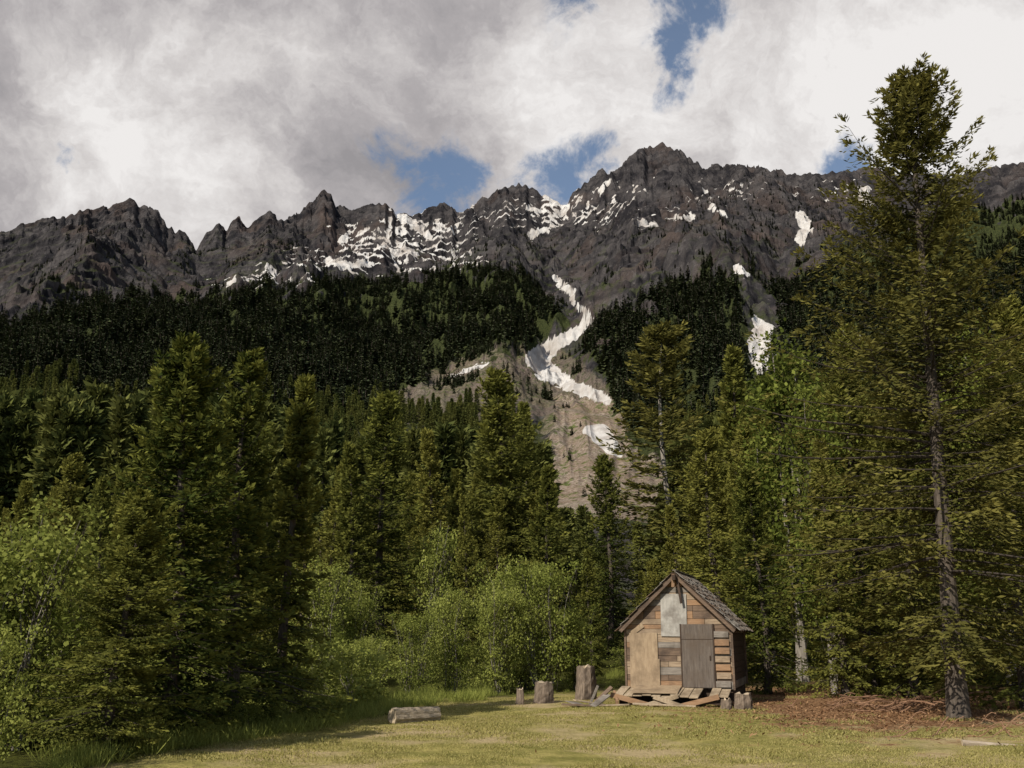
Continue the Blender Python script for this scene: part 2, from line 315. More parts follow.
def mountain_mat():
    m,nt,o=mat('mountain_rock_cloud_shade'); p=pos(nt)  # cloud shadow over the mountain is put into these dark albedos
    mp=N(nt,'ShaderNodeMapping'); nt.links.new(p,mp.inputs[0]); mp.inputs['Scale'].default_value=(.01,.01,.009); mp.inputs['Rotation'].default_value=(.3,.5,0)
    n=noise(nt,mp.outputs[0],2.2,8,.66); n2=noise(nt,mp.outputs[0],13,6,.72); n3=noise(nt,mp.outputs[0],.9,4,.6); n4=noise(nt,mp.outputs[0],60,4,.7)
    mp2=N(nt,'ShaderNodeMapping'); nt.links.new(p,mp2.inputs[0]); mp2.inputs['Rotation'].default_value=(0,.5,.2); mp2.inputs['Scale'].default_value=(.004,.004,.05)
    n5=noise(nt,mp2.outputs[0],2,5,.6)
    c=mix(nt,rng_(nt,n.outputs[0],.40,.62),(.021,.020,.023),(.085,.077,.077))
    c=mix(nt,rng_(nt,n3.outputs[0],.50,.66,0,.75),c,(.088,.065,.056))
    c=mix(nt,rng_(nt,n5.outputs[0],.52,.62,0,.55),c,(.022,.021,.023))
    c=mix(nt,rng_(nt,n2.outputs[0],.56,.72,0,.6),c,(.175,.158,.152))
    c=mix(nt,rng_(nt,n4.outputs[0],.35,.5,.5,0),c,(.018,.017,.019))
    g=N(nt,'ShaderNodeNewGeometry'); sz=N(nt,'ShaderNodeSeparateXYZ'); nt.links.new(g.outputs['Normal'],sz.inputs[0])
    veg=math_(nt,'MULTIPLY',rng_(nt,sz.outputs[2],.4,.7),math_(nt,'MULTIPLY',attr(nt,'brush'),.9))
    c=mix(nt,veg,c,mix(nt,rng_(nt,n4.outputs[0],.4,.6),(.026,.033,.014),(.065,.074,.028)))
    tal=mix(nt,rng_(nt,n4.outputs[0],.36,.62),(.10,.075,.057),(.38,.315,.255))
    tal=mix(nt,rng_(nt,n.outputs[0],.42,.58,0,.55),tal,(.19,.13,.09))
    gr=mix(nt,rng_(nt,n4.outputs[0],.4,.6),(.04,.055,.016),(.12,.15,.04))
    tal=mix(nt,rng_(nt,n2.outputs[0],.52,.59,0,.9),tal,gr)
    c=mix(nt,attr(nt,'talus'),c,tal)
    c=mix(nt,attr(nt,'forest'),c,mix(nt,rng_(nt,n4.outputs[0],.4,.6),(.022,.028,.013),(.06,.068,.026)))
    sn=math_(nt,'ADD',attr(nt,'snow'),math_(nt,'MULTIPLY_ADD',n2.outputs[0],.8,-.4))
    dirty=mix(nt,rng_(nt,n.outputs[0],.42,.62),(.60,.58,.56),(.38,.34,.31))
    c=mix(nt,rng_(nt,sn,.42,.6),c,dirty)
    b=N(nt,'ShaderNodeBsdfDiffuse'); nt.links.new(c,b.inputs[0])
    bp=N(nt,'ShaderNodeBump'); bp.inputs['Strength'].default_value=.7; bp.inputs['Distance'].default_value=5
    hh=math_(nt,'MULTIPLY_ADD',n4.outputs[0],.3,n2.outputs[0]); nt.links.new(hh,bp.inputs['Height']); nt.links.new(bp.outputs[0],b.inputs['Normal'])
    nt.links.new(b.outputs[0],o.inputs[0]); return m
idx=np.arange(NR*NA).reshape(NR,NA)
Q=np.stack([idx[:-1,:-1],idx[:-1,1:],idx[1:,1:],idx[1:,:-1]],-1).reshape(-1,4)
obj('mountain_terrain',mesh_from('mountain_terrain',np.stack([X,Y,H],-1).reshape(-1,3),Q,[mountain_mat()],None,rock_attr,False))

# ---------------------------------------------------------------- near ground
edge=[(-400,850),(0,800),(90,768),(200,748),(300,733),(420,708),(520,698),(620,690),(760,687),(900,690),(1024,694),(1400,700)]
eu=np.array(edge,float)
def gh(x,y):
    r=np.hypot(x,y); return np.interp(r,PR,PH)+.07*fbm(x/6,y/6,2,31)*sstep(2,8,r)+sstep(40,90,r)*.8*fbm(x/20,y/20,2,33)
rr=np.concatenate([[.3],np.linspace(1,40,170),np.linspace(40.6,124,70),[160,300,700,1500,4000]])
aa=np.linspace(0,2*np.pi,900,endpoint=False); GA,GR=np.meshgrid(aa,rr); gx=GR*np.sin(GA); gy=GR*np.cos(GA); gz=gh(gx,gy)
gz=np.where(GR>125,-1.5,gz)
gu,gv=sight(gx,gy,gz*0)
front=gy>1
nn=fbm(gx/2.5,gy/2.5,3,41)
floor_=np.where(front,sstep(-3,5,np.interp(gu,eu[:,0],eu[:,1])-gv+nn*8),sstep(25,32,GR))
lit=np.where(front,np.exp(-((gu-900)/140)**2-((gv-708)/20)**2)+.8*np.exp(-((gu-700)/90)**2-((gv-705)/6)**2)+.7*np.exp(-((gu-860)/200)**2-((gv-692)/7)**2)+.3*np.exp(-((gu-880)/200)**2-((gv-740)/30)**2)+.25*np.exp(-((gu-560)/160)**2-((gv-702)/8)**2),0)
def ground_mat():
    m,nt,o=mat('meadow_ground'); p=pos(nt)
    n=noise(nt,p,.35,5,.6); n2=noise(nt,p,9,5,.7); n3=noise(nt,p,1.6,4,.6)
    c=mix(nt,rng_(nt,n3.outputs[0],.38,.62),(.19,.18,.052),(.37,.315,.11))
    c=mix(nt,rng_(nt,n.outputs[0],.46,.58),c,(.42,.33,.18))
    c=mix(nt,rng_(nt,n2.outputs[0],.5,.75,0,.65),c,(.16,.115,.06))
    l=rng_(nt,math_(nt,'ADD',attr(nt,'litter'),math_(nt,'MULTIPLY_ADD',n3.outputs[0],1.6,-.8)),.35,.6)
    lc=mix(nt,rng_(nt,n2.outputs[0],.4,.65),(.14,.075,.04),(.36,.22,.12))
    c=mix(nt,l,c,lc)
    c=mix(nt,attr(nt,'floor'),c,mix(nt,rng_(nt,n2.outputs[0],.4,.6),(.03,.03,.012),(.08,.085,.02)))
    b=N(nt,'ShaderNodeBsdfDiffuse'); nt.links.new(c,b.inputs[0])
    bp=N(nt,'ShaderNodeBump'); bp.inputs['Distance'].default_value=.08; bp.inputs['Strength'].default_value=.9
    nt.links.new(n2.outputs[0],bp.inputs['Height']); nt.links.new(bp.outputs[0],b.inputs['Normal']); nt.links.new(b.outputs[0],o.inputs[0]); return m
gi=np.arange(gx.size).reshape(gx.shape); a=gi[:-1]; b=gi[1:]
GQ=np.stack([a,np.roll(a,-1,1),np.roll(b,-1,1),b],-1).reshape(-1,4)[:, ::-1]
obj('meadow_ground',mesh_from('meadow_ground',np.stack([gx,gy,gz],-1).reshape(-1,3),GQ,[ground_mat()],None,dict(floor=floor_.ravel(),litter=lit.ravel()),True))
def ghs(x,y): return float(gh(np.array([x]),np.array([y]))[0])

# ---------------------------------------------------------------- forests
fars=[far_tree('distant_fir_mesh_%d'%i,50+i) for i in range(4)]
w=(RR*np.gradient(RR,axis=0))*((U>-220)&(U<1244))
def scatter(name,n,mask,hlo,hhi,meshes,unit,wid=(.8,1.3)):
    pr=(w*mask).ravel(); pr=pr/pr.sum(); ids=rng.choice(pr.size,n,p=pr)
    x=X.ravel()[ids]; y=Y.ravel()[ids]; z=H.ravel()[ids]-.6; h=rng.uniform(hlo,hhi,n)*(1-.35*sstep(1100,1900,RR.ravel()[ids]))/unit
    wd=h*rng.uniform(*wid,n); s=np.stack([wd,wd,h],-1); rot=np.zeros((n,3)); rot[:,2]=rng.uniform(0,6.28,n); rot[:,:2]=rng.normal(0,.03,(n,2))
    return instancer(name,np.stack([x,y,z],-1),s,rot,rng.integers(0,len(meshes),n),meshes)
nosnow=(snow<.3)&(dch>3)
scatter('distant_forest',24000,FM*nosnow*(RR>700)*(RR<2250)*sstep(-.45,.35,n1+.8*n2+.10),13,28,fars,1.0)
upper=np.clip(sstep(.15,.5,n1+.4*n2)*(V>225)*(V<400)+.5*blob(790,205,110,22)*(n2>0)+.35*blob(480,250,90,22)*(n2>.05),0,1)*(1-FM)*nosnow*np.where(talus>.9,0,1)*(RR<2080)
scatter('timberline_trees',5000,upper*(RR>800),7,15,fars,1.0)
scatter('scree_saplings',220,(talus>.3)*nosnow*(n2>.1)*(RR>300),3,8,fars,1.0,(1.2,2.2))
mids=[conifer('forest_fir_mesh_%d'%i,10,1.45+.3*(i%3),90,9,4,.47,.19,base=.05,seed=60+i,power=.8,droop=.7,irreg=.35,mats=[BARK,NEEDM],wood=False) for i in range(4)]
scatter('valley_forest',2600,np.where(talus>.9,.01,1)*nosnow*(RR>190)*(RR<760)*((U<532)|(U>665)|(V<400)),12,24,mids,10.)
env=np.array([(-300,395),(0,392),(60,388),(150,395),(230,402),(300,405),(340,432),(420,432),(470,425),(545,440),(552,508),(662,503),(672,450),(740,400),(1000,370),(1400,340)],float)
def stand(name,n,d0,d1,envl,meshes,unit,jit,umin=-220,umax=1250,minh=3,avoid=None,wid=(.8,1.25)):
    P_=[];S=[];R=[]
    while len(P_)<n:
        u=rng.uniform(umin,umax); d=math.sqrt(rng.uniform(d0*d0,d1*d1)); vt=np.interp(u,envl[:,0],envl[:,1])+abs(rng.normal(0,jit))
        if avoid and avoid(u,d): continue
        x,y,_=site(u,560,d); g=ghs(x,y); _,_,zt=site(u,vt,d); h=zt-g
        if h<minh: continue
        P_.append((x,y,g-.15)); k=rng.uniform(*wid)*h/unit; S.append((k,k,h/unit)); R.append((rng.normal(0,.025),rng.normal(0,.025),rng.uniform(0,6.28)))
    return instancer(name,P_,S,R,rng.integers(0,len(meshes),n),meshes)
stand('valley_fir_stand',280,80,122,env,mids,10.,24)
env2=np.array([(-300,480),(0,480),(100,470),(170,460),(300,465),(350,450),(440,465),(540,455),(552,535),(650,528),(672,470),(720,430),(760,400),(840,370),(1024,350),(1400,350)],float)
detail=[conifer('fir_mesh_%d'%i,10,[2.7,2.3,3.1,2.1][i],160,19,6,.20,.075,base=.03,seed=20+i,power=[.75,.9,.7,.85][i],droop=.6+.2*(i%2),irreg=.45,hang=.4,gaps=.12) for i in range(4)]
stand('forest_edge_firs',100,38,74,env2,detail,10.,38,avoid=lambda u,d:(d<46 and 560<u<660),wid=(.7,1.0))
bushes=[broadleaf('bush_mesh_%d'%i,2,1.2,9,60,36,.10,seed=80+i) for i in range(3)]
def shrubs(name,n,d0,d1,hlo,hhi,umin=-300,umax=1200):
    P_=[];S=[];R=[]
    while len(P_)<n:
        u=rng.uniform(umin,umax); d=rng.uniform(d0,d1); x,y,_=site(u,690,d)
        _,vv=sight(np.array(x),np.array(y),np.array(0.)); 
        if vv>np.interp(u,eu[:,0],eu[:,1])-6: continue
        if 500<u<800 and d<33: continue
        g=ghs(x,y); h=rng.uniform(hlo,hhi)*.5; P_.append((x,y,g-.05)); k=h*rng.uniform(.9,1.6); S.append((k,k,h)); R.append((0,0,rng.uniform(0,6.28)))
    return instancer(name,P_,S,R,rng.integers(0,3,n),bushes)
shrubs('understory_shrubs',90,20,46,.5,1.7)
shrubs('edge_ferns_and_grass',90,16.5,27,.25,.6,-300,500)

def tree(name,me,unit,u,vtop,d,wid=1.0,rot=0,tilt=(0,0),vb=700,sink=.1):
    x,y,_=site(u,vb,d); g=ghs(x,y); _,_,zt=site(u,vtop,d); h=(zt-g)/unit
    return obj(name,me,(x,y,g-sink),(tilt[0],tilt[1],rot),(h*wid,h*wid,h))
big=conifer('big_spruce_mesh',16,4.8,320,27,8,.165,.055,base=.10,power=.60,droop=.7,irreg=.7,hang=.9,seed=5,mats=[BARK,NEEDR],tr=.0125,s_lo=-.1,tw=.34,sway=.2,gaps=.36)
x,y,_=site(958,712,24); obj('spruce_tree',big,(x,y,ghs(x,y)-.1),(0,math.radians(3.4),.6),(.96,.96,.965))
young=conifer('young_fir_mesh',10,3.3,230,22,6,.19,.075,base=.02,seed=41,power=.75,droop=.55,irreg=.6,hang=.35,gaps=.2)
T=[(165,young,18.5,338,1.0,3.4),(232,detail[0],20.5,350,.95,0),(282,detail[3],22,378,.9,5.1),(112,young,16.3,490,1.2,1.1)]
for u,me_,d,vt,wd,k in T: tree('fir_tree',me_,10,u,vt,d,wd,k)
wspar=conifer('sparse_fir_mesh',10,2.0,80,18,6,.19,.065,base=.30,seed=33,power=.6,droop=.35,irreg=.5,hang=.2,mats=[BARKP,NEEDR],tr=.009,gaps=.25)
tree('fir_tree',wspar,10,677,330,62,1.35,1,vb=420)
for u,vt,d,wd,k in [(385,400,44,1.0,2),(425,432,50,.9,1),(500,376,48,1.05,0),(528,405,56,.75,3),(345,445,42,.9,1),(608,458,58,.9,2),(455,470,46,.9,3),
    (745,352,44,.85,1),(718,430,36,1.0,0),(760,470,32,.9,2),(860,330,34,.9,0),(835,440,30,.9,3),(1010,380,28,1.0,2),(900,400,31,1.0,1),(650,560,36,.9,2),(60,455,26,.9,0),(12,480,27,.9,3),(590,550,40,.9,3),(1035,300,34,.9,0)]:
    tree('hemlock_tree' if k%2 else 'fir_tree',detail[k],10,u,vt,d,wd,d*.7,vb=560)
AL2=leaf_mat('alder_leaves_dark',(.07,.09,.018),(.25,.28,.06),.35)  # darker leaf green for the alder trees than for the bushes
aldt=broadleaf('alder_tree_mesh',10,1.9,4,170,46,.15,seed=91,tree=True,zlo=.2,csz=.15,mats=[BARKP,AL2])
for u,vt,d,wd in [(795,322,38,1.0),(826,380,33,.9),(768,430,40,.9),(1000,310,38,1.0)]:
    tree('alder_tree',aldt,10,u,vt,d,wd,d,vb=560)
ald=[broadleaf('alder_bush_mesh_%d'%i,4,1.7,12,180,48,.09,seed=95+i,zlo=.06,csz=.11) for i in range(3)]
for i,(u,vt,d,wd) in enumerate([(545,553,32,.8),(500,578,31,.8),(452,585,31,.8),(412,606,30,.8),(368,630,28,.9),(18,508,18,1.0),(-45,520,18,1.0),(58,556,20,.8),(322,560,34,.8),(318,640,27,.8),(575,600,33,.7),(350,585,36,.8),(-10,610,14.5,.8),(430,520,44,.7),(520,560,34,.8)]):
    tree('alder_bush',ald[i%3],4,u,vt,d,wd*1.1,i*1.1,vb=650)

# ---------------------------------------------------------------- meadow grass
def grass_mesh(name,seed,nb,h,spread):
    r=np.random.default_rng(seed); p=Parts(); c=np.stack([r.normal(0,spread,nb),r.normal(0,spread,nb),np.zeros(nb)],-1)
    D=nrm(np.stack([r.normal(0,.7,nb),r.normal(0,.7,nb),np.ones(nb)],-1)); an=r.uniform(0,6.28,nb); W=np.stack([np.cos(an),np.sin(an),0*an],-1)
    diamonds(p,c,D,W,h*r.uniform(.5,1.3,nb),.012*r.uniform(.7,1.5,nb),0,np.clip(r.normal(.5,.25,nb),0,1)); return p
GR_=leaf_mat('grass_blades',(.20,.195,.05),(.51,.44,.18),.4)
LIT=leaf_mat('litter',(.14,.07,.035),(.36,.22,.12),.1)
gms=[grass_mesh('g',i,60,.055,.16).mesh('grass_tuft_mesh_%d'%i,[GR_]) for i in range(3)]
xs=rng.uniform(-16,19,18000); ys=rng.uniform(10,29,18000); u_,v_=sight(xs,ys,xs*0)
ok=(v_>np.interp(u_,eu[:,0],eu[:,1])-3)&(u_>-100)&(u_<1150); 
dn=fbm(xs/1.5,ys/1.5,3,77); lt_=np.exp(-((u_-900)/140)**2-((v_-708)/18)**2); ok&=(dn-lt_*.9>-.15)
xs,ys,dn=xs[ok],ys[ok],dn[ok]; n=len(xs); s=(.4+.9*np.clip(dn+.3,0,1.2))*rng.uniform(.7,1.2,n)
rot=np.zeros((n,3)); rot[:,2]=rng.uniform(0,6.28,n)
instancer('meadow_grass',np.stack([xs,ys,gh(xs,ys)-.005],-1),np.stack([s*1.2,s*1.2,s],-1),rot,rng.integers(0,3,n),gms)
gm2=[grass_mesh('g',9+i,110,.40,.22).mesh('tall_grass_mesh_%d'%i,[ALDER]) for i in range(2)]
n=450; us=rng.uniform(60,620,n); off=rng.uniform(0,16,n); vs=np.interp(us,eu[:,0],eu[:,1])-off
aza,tna=tan_az_el(us,vs); d=np.clip(-EYE/tna,8,40); xs=d*np.sin(aza); ys=d*np.cos(aza); s=rng.uniform(.25,.9,n)*np.where((us>500)&(us<610),.45,1); rot=np.zeros((n,3)); rot[:,2]=rng.uniform(0,6.28,n)
instancer('tall_edge_grass',np.stack([xs,ys,gh(xs,ys)],-1),np.stack([s,s,s],-1),rot,rng.integers(0,2,n),gm2)
lp=Parts(); n=9000; us=rng.normal(900,110,n); vs=rng.normal(708,13,n); vs=np.clip(vs,688,760); aza,tna=tan_az_el(us,vs); d=-EYE/tna; xs=d*np.sin(aza); ys=d*np.cos(aza)
D=nrm(np.stack([rng.normal(0,1,n),rng.normal(0,1,n),rng.uniform(0,.5,n)],-1)); W=nrm(np.cross(D,np.stack([rng.normal(0,.3,n),rng.normal(0,.3,n),np.ones(n)],-1)))
diamonds(lp,np.stack([xs,ys,gh(xs,ys)+.015],-1),D,W,rng.uniform(.04,.14,n),rng.uniform(.02,.05,n),0,rng.random(n)); obj('leaf_litter',lp.mesh('leaf_litter',[LIT]))

# ---------------------------------------------------------------- cabin
W_=[simple('plank_tan',(.19,.135,.09),(.38,.29,.20),(1.2,8,14),3,.85,.3,(.14,.10,.07)),
    simple('plank_brown',(.09,.062,.045),(.21,.145,.10),(1.2,8,14),3,.85,.3,(.07,.050,.038)),
    simple('plank_grey',(.14,.12,.10),(.29,.255,.22),(1.2,8,14),3,.9,.3,(.10,.085,.07)),
    simple('plank_orange',(.21,.12,.065),(.35,.22,.13),(1.2,8,14),3,.85,.3,(.15,.095,.06))]
PLY=simple('plywood_tan',(.25,.18,.115),(.38,.285,.185),(5,5,1.2),3,.8,.15,(.18,.13,.085))
PLYG=simple('plywood_grey',(.26,.245,.22),(.42,.395,.355),(4,4,1.5),3,.85,.15,(.16,.14,.12))
DOOR=simple('door_weathered',(.075,.06,.05),(.16,.132,.11),(9,9,1.),3,.85,.25,(.10,.076,.058))
DARK=simple('dark_wood',(.035,.024,.018),(.08,.055,.04),(3,3,1),4,.95,.4)
SHIN=simple('shingle',(.10,.078,.062),(.27,.225,.185),(4,4,4),3,.95,.4,(.09,.065,.05))
SHIN2=simple('shingle_grey',(.14,.125,.11),(.31,.285,.25),(4,4,4),3,.95,.4,(.10,.08,.065))
DECKM=simple('deck_board',(.27,.20,.13),(.46,.37,.26),(8,1.2,8),3,.85,.2,(.18,.135,.09))
class Boards:
    def __init__(s): s.V=[];s.Q=[];s.M=[]
    def hexa(s,pts,m=0):
        k=len(s.V)*8; s.V.append(np.array(pts,float)); s.Q+= [[k+a for a in f] for f in ((0,3,2,1),(4,5,6,7),(0,1,5,4),(1,2,6,5),(2,3,7,6),(3,0,4,7))]; s.M+=[m]*6
    def box(s,c,sz,m=0,rot=None):
        h=np.array(sz)/2; p=np.array([(x,y,z) for z in (-1,1) for x,y in ((-1,-1),(1,-1),(1,1),(-1,1))])*h
        if rot is not None:
            M=np.array(Matrix.Rotation(rot[2],3,'Z')@Matrix.Rotation(rot[1],3,'Y')@Matrix.Rotation(rot[0],3,'X')); p=p@M.T
        s.hexa(p+np.array(c),m)
    def obj(s,name,mats,parent,bevel=.004):
        me=mesh_from(name,np.concatenate(s.V),np.array(s.Q),mats,s.M); o=obj(name,me,parent=parent)
        if bevel: b=o.modifiers.new('b','BEVEL'); b.width=bevel; b.segments=1
        return o
x0,y0,_=site(680,690,26.6)
cab=bpy.data.objects.new('wooden_cabin',None); scene.collection.objects.link(cab); cab.location=(x0,y0,ghs(x0,y0)); cab.rotation_euler=(0,0,math.radians(-18))
HW=1.33; ZF=.38; ZE=1.92; ZA=3.2; DP=3.3
def halfw(z): return HW if z<=ZE else max(0.,HW*(ZA-z)/(ZA-ZE))
def gable(y,sgn,name):
    b=Boards(); z=ZF
    while z<ZA-.04:
        h=random.choice([.11,.14,.14,.17,.19]); z2=min(z+h-.008,ZA-.03); w1,w2=halfw(z),halfw(z2)
        cuts=[-1]+sorted(random.sample([-.65,-.42,-.2,-.03,.12,.3,.52,.7],random.choice([1,2,2,3])))+[1]
        for a,c in zip(cuts[:-1],cuts[1:]):
            t=.02+random.uniform(0,.014); g=.004
            X1,X2,X3,X4=a*w1+g,c*w1-g,c*w2-g,a*w2+g
            if a>-1: X4=X1=min(max(a*HW,-w2),w2)+g
            if c<1: X3=X2=min(max(c*HW,-w2),w2)-g
            if X2-X1<.02: continue
            yf=y-t*sgn; pts=[(X1,yf,z),(X2,yf,z),(X2,y,z),(X1,y,z),(X4,yf,z2),(X3,yf,z2),(X3,y,z2),(X4,y,z2)]
            b.hexa(pts,random.choices([0,1,2,3],[4,4,3,3])[0])
        z+=h
    b.obj(name,W_,cab,.003)
gable(0,1,'front_wall_planks'); gable(DP,-1,'rear_wall_planks')
b=Boards()
for sx in (-1,1):
    z=ZF
    while z<ZE-.06:
        h=random.choice([.14,.17,.19]); b.box((sx*(HW-.012+random.uniform(0,.008)),DP/2,z+h/2-.004),(.024,DP-.03,h-.008),random.choice([0,1,1,2])); z+=h
b.obj('side_wall_planks',[W_[1],DARK,W_[2]],cab)
b=Boards()
for sx in (-1,1):
    b.box((sx*(HW+.025),-.01,(ZF+ZE)/2-.02),(.05,.09,ZE-ZF),0); b.box((sx*(HW+.025),DP+.01,(ZF+ZE)/2-.02),(.05,.09,ZE-ZF),0)
    b.box((sx*(HW-.1),DP/2,.16),(.16,DP-.1,.32),1)
b.box((0,.15,.19),(2*HW-.4,.14,.3),1); b.box((0,DP/2,ZF-.03),(2*HW-.06,DP-.1,.05),1)
b.obj('frame_and_sills',[W_[1],DARK],cab)
b=Boards(); b.box((-.88,-.05,ZF+.86),(.72,.014,1.0),0); b.box((-.86,-.062,ZF+.36),(.76,.014,.72),0,(0,.01,0))
b.box((-1.03,-.052,ZF+1.45),(.36,.012,.12),0,(0,-.6,0)); b.obj('plywood_panel',[PLY],cab,.002)
b=Boards(); b.box((-.08,-.052,ZF+1.80),(.66,.014,1.06),0,(0,.015,0)); b.obj('upper_plywood_panel',[PLYG],cab,.002)
b=Boards(); b.box((.49,-.07,ZF+.80),(.78,.03,1.54),0)
b.box((.49,-.088,ZF+1.2),(.78,.008,.015),1); b.box((.80,-.10,ZF+.75),(.03,.04,.10),1); b.box((.08,-.06,ZF+.80),(.035,.05,1.56),1); b.box((.90,-.06,ZF+.80),(.035,.05,1.56),1)
b.obj('door',[DOOR,DARK],cab)
b=Boards()
for i in range(7): b.box((1.11+random.uniform(-.02,.02),-.06-random.uniform(0,.02),ZF+.12+i*.2),(.36,.025,.15),random.choice([0,1,2,3]),(0,random.uniform(-.02,.02),0))
b.obj('patched_boards',W_,cab)
b=Boards(); ang=math.atan2(ZA-ZE,HW); Lr=math.hypot(ZA-ZE,HW)+.20; OF=.22
for sx in (-1,1):
    nrw=11; 
    b.box((sx*(math.cos(ang)*Lr/2),DP/2,ZA+.045-math.sin(ang)*Lr/2),(Lr,DP+2*OF-.06,.03),1,(0,sx*ang,0))
    for i in range(nrw):
        s=(i+.5)/nrw*Lr+.04; yy=-OF+random.uniform(-.07,.04)
        while yy<DP+OF-.05:
            wd=random.uniform(.09,.2); ex=random.uniform(-.04,.05)
            if random.random()>.06:
                cx=math.cos(ang)*(s+ex)+math.sin(ang)*.038; cz=ZA+.05-math.sin(ang)*(s+ex)+math.cos(ang)*.03
                b.box((sx*cx,yy+wd/2,cz+random.uniform(0,.015)),(Lr/nrw*1.5,wd-.008,.014),random.choice([0,0,4,4,2,3]),(random.uniform(-.04,.04),sx*(ang-.09+random.uniform(-.07,.04)),random.uniform(-.05,.05)))
            yy+=wd
    b.box((sx*(math.cos(ang)*Lr*.49),-OF+.03,ZA-.035-math.sin(ang)*Lr*.49),(Lr*.98,.035,.08),3,(0,sx*ang,0))
    for yy in np.linspace(.15,DP-.1,6): b.box((sx*(math.cos(ang)*Lr*.5),yy,ZA-.015-math.sin(ang)*Lr*.5),(Lr*.97,.05,.08),1,(0,sx*ang,0))
b.box((0,DP/2,ZA+.10),(.10,DP+2*OF,.02),2,(0,0,0))
b.box((0,DP/2-.05,ZA-.09),(.09,DP+.6,.13),1)
b.obj('shingle_roof',[SHIN,DARK,W_[2],W_[1],SHIN2],cab,.002)
b=Boards(); b.box((.10,-.2,ZA-.38),(.06,.03,.72),1,(0,-.14,0)); b.box((-.03,-.24,ZA-.16),(.08,.04,.34),0,(0,.05,0)); b.obj('hanging_brace',[W_[3],DARK],cab)
b=Boards()
for i in range(12):
    xx=-1.48+i*.23
    if i in (9,): continue
    b.box((xx+.12,-.50+random.uniform(-.05,.05),ZF-.045+random.uniform(-.006,.01)-.03*abs(math.sin(i))),(.22,.92+random.uniform(-.08,.08),.03),0,(.16+random.uniform(-.02,.02),random.uniform(-.015,.015),random.uniform(-.02,.02)))
b.box((-.50,-.54,ZF+.0),(1.15,.88,.014),1,(.16,0,.03))
b.obj('porch_deck',[DECKM,PLY],cab)
b=Boards()
b.box((-1.0,-.98,.12),(1.15,.05,.12),0,(0,.24,.05)); b.box((-.35,-1.05,.12),(1.0,.05,.11),1,(.2,-.30,-.1)); b.box((.55,-1.02,.12),(1.1,.05,.12),0,(0,-.25,0.03)); b.box((-.05,-1.1,.10),(.9,.06,.10),1,(.1,.30,0)); b.box((.9,-.9,.12),(.7,.12,.1),2,(0,.1,.2))
for xx in (-1.3,-.4,.5,1.2): b.box((xx,-.70,.11),(.18,.2,.24),2)
b.box((-.2,-1.25,.06),(1.5,.16,.03),1,(0.05,.03,.15)); b.box((-1.45,-.9,.18),(.06,.9,.12),0,(.22,0,.3))
b.obj('porch_supports',[W_[3],DECKM,DARK],cab)
b=Boards(); xb,yb,_=site(594,704,25.6); e=bpy.data.objects.new('scrap_board_pile',None); scene.collection.objects.link(e); e.location=(xb,yb,ghs(xb,yb))
for c,s,m,r in [((-.1,0,.10),(.9,.14,.03),1,(.1,.15,.5)),((.15,-.15,.16),(.7,.16,.03),0,(.3,-.35,.9)),((.25,.1,.28),(.55,.12,.03),2,(.5,-.7,.2)),((-.3,-.2,.05),(1.0,.12,.04),2,(0,.03,-.2)),((.0,.2,.22),(.06,.06,.6),0,(.3,.4,0)),((.3,-.35,.06),(1.1,.15,.03),1,(.0,-.05,-.35)),((-.45,.1,.08),(.4,.3,.02),0,(.2,.1,.8))]:
    b.box(c,s,m,r)
b.obj('boards',[W_[2],DECKM,W_[1]],e)

# ---------------------------------------------------------------- stumps & logs
CUT=simple('cut_wood',(.40,.31,.21),(.56,.46,.33),(6,6,6),4,.9,.3)
def log_mesh(name,L,r0,r1,seed,bark,cut,lean=0.,jag=0.02,n=18,m=9,smooth=False):
    r=np.random.default_rng(seed); th=np.arange(n)*2*np.pi/n; V=[];Q=[];M=[]
    lob=1+.06*np.sin(th*3+seed)+.05*np.sin(th*7+seed*2)+r.normal(0,.02,n)
    for i in range(m):
        f=i/(m-1); rad=(r0+(r1-r0)*f)*lob*(1+.03*r.normal(0,1,n)); 
        bow=lean*math.sin(f*2.6)
        zz=L*f+(r.normal(0,jag,n) if i==m-1 else 0)
        V+= [(rad[k]*math.cos(th[k])+bow,rad[k]*math.sin(th[k]),float(zz[k] if np.ndim(zz) else zz)) for k in range(n)]
    for i in range(m-1):
        for k in range(n): Q.append((i*n+k,i*n+(k+1)%n,(i+1)*n+(k+1)%n,(i+1)*n+k)); M.append(0)
    for base,z in ((0,0.),((m-1)*n,L)):
        c=len(V); cx=lean*math.sin(2.6) if base else 0.
        for k in range(n): V.append(((V[base+k][0]-cx)*.88+cx,V[base+k][1]*.88,V[base+k][2]))
        for k in range(n): Q.append((base+k,base+(k+1)%n,c+(k+1)%n,c+k)); M.append(0)
        for k in range(0,n//2-1): Q.append((c+k,c+k+1,c+n-2-k,c+n-1-k)); M.append(1)
    return mesh_from(name,V,Q,[bark,cut],M,None,smooth)
STB=simple('stump_bark',(.08,.06,.045),(.26,.20,.15),(7,7,1.0),4,.95,.9,(.06,.045,.035))
def stump(u,vb,d,h,r,seed): 
    x,y,_=site(u,vb,d); obj('tree_stump',log_mesh('tree_stump',h,r*1.18,r*.95,seed,STB,CUT,.02),(x,y,ghs(x,y)-.04))
stump(585,692,28.6,.90,.25,1); stump(543,697,27.4,.56,.235,2); stump(519.5,699,26.8,.42,.09,3); stump(743,709,25.2,.40,.20,4); stump(726,706,25.0,.26,.12,5)
LOGB=simple('log_bark',(.17,.135,.095),(.46,.38,.28),(10,10,2),4,.95,.9,(.22,.17,.12),.04)
PALE=simple('weathered_log',(.22,.17,.12),(.46,.38,.29),(9,9,1.2),4,.9,.6,(.16,.12,.09))
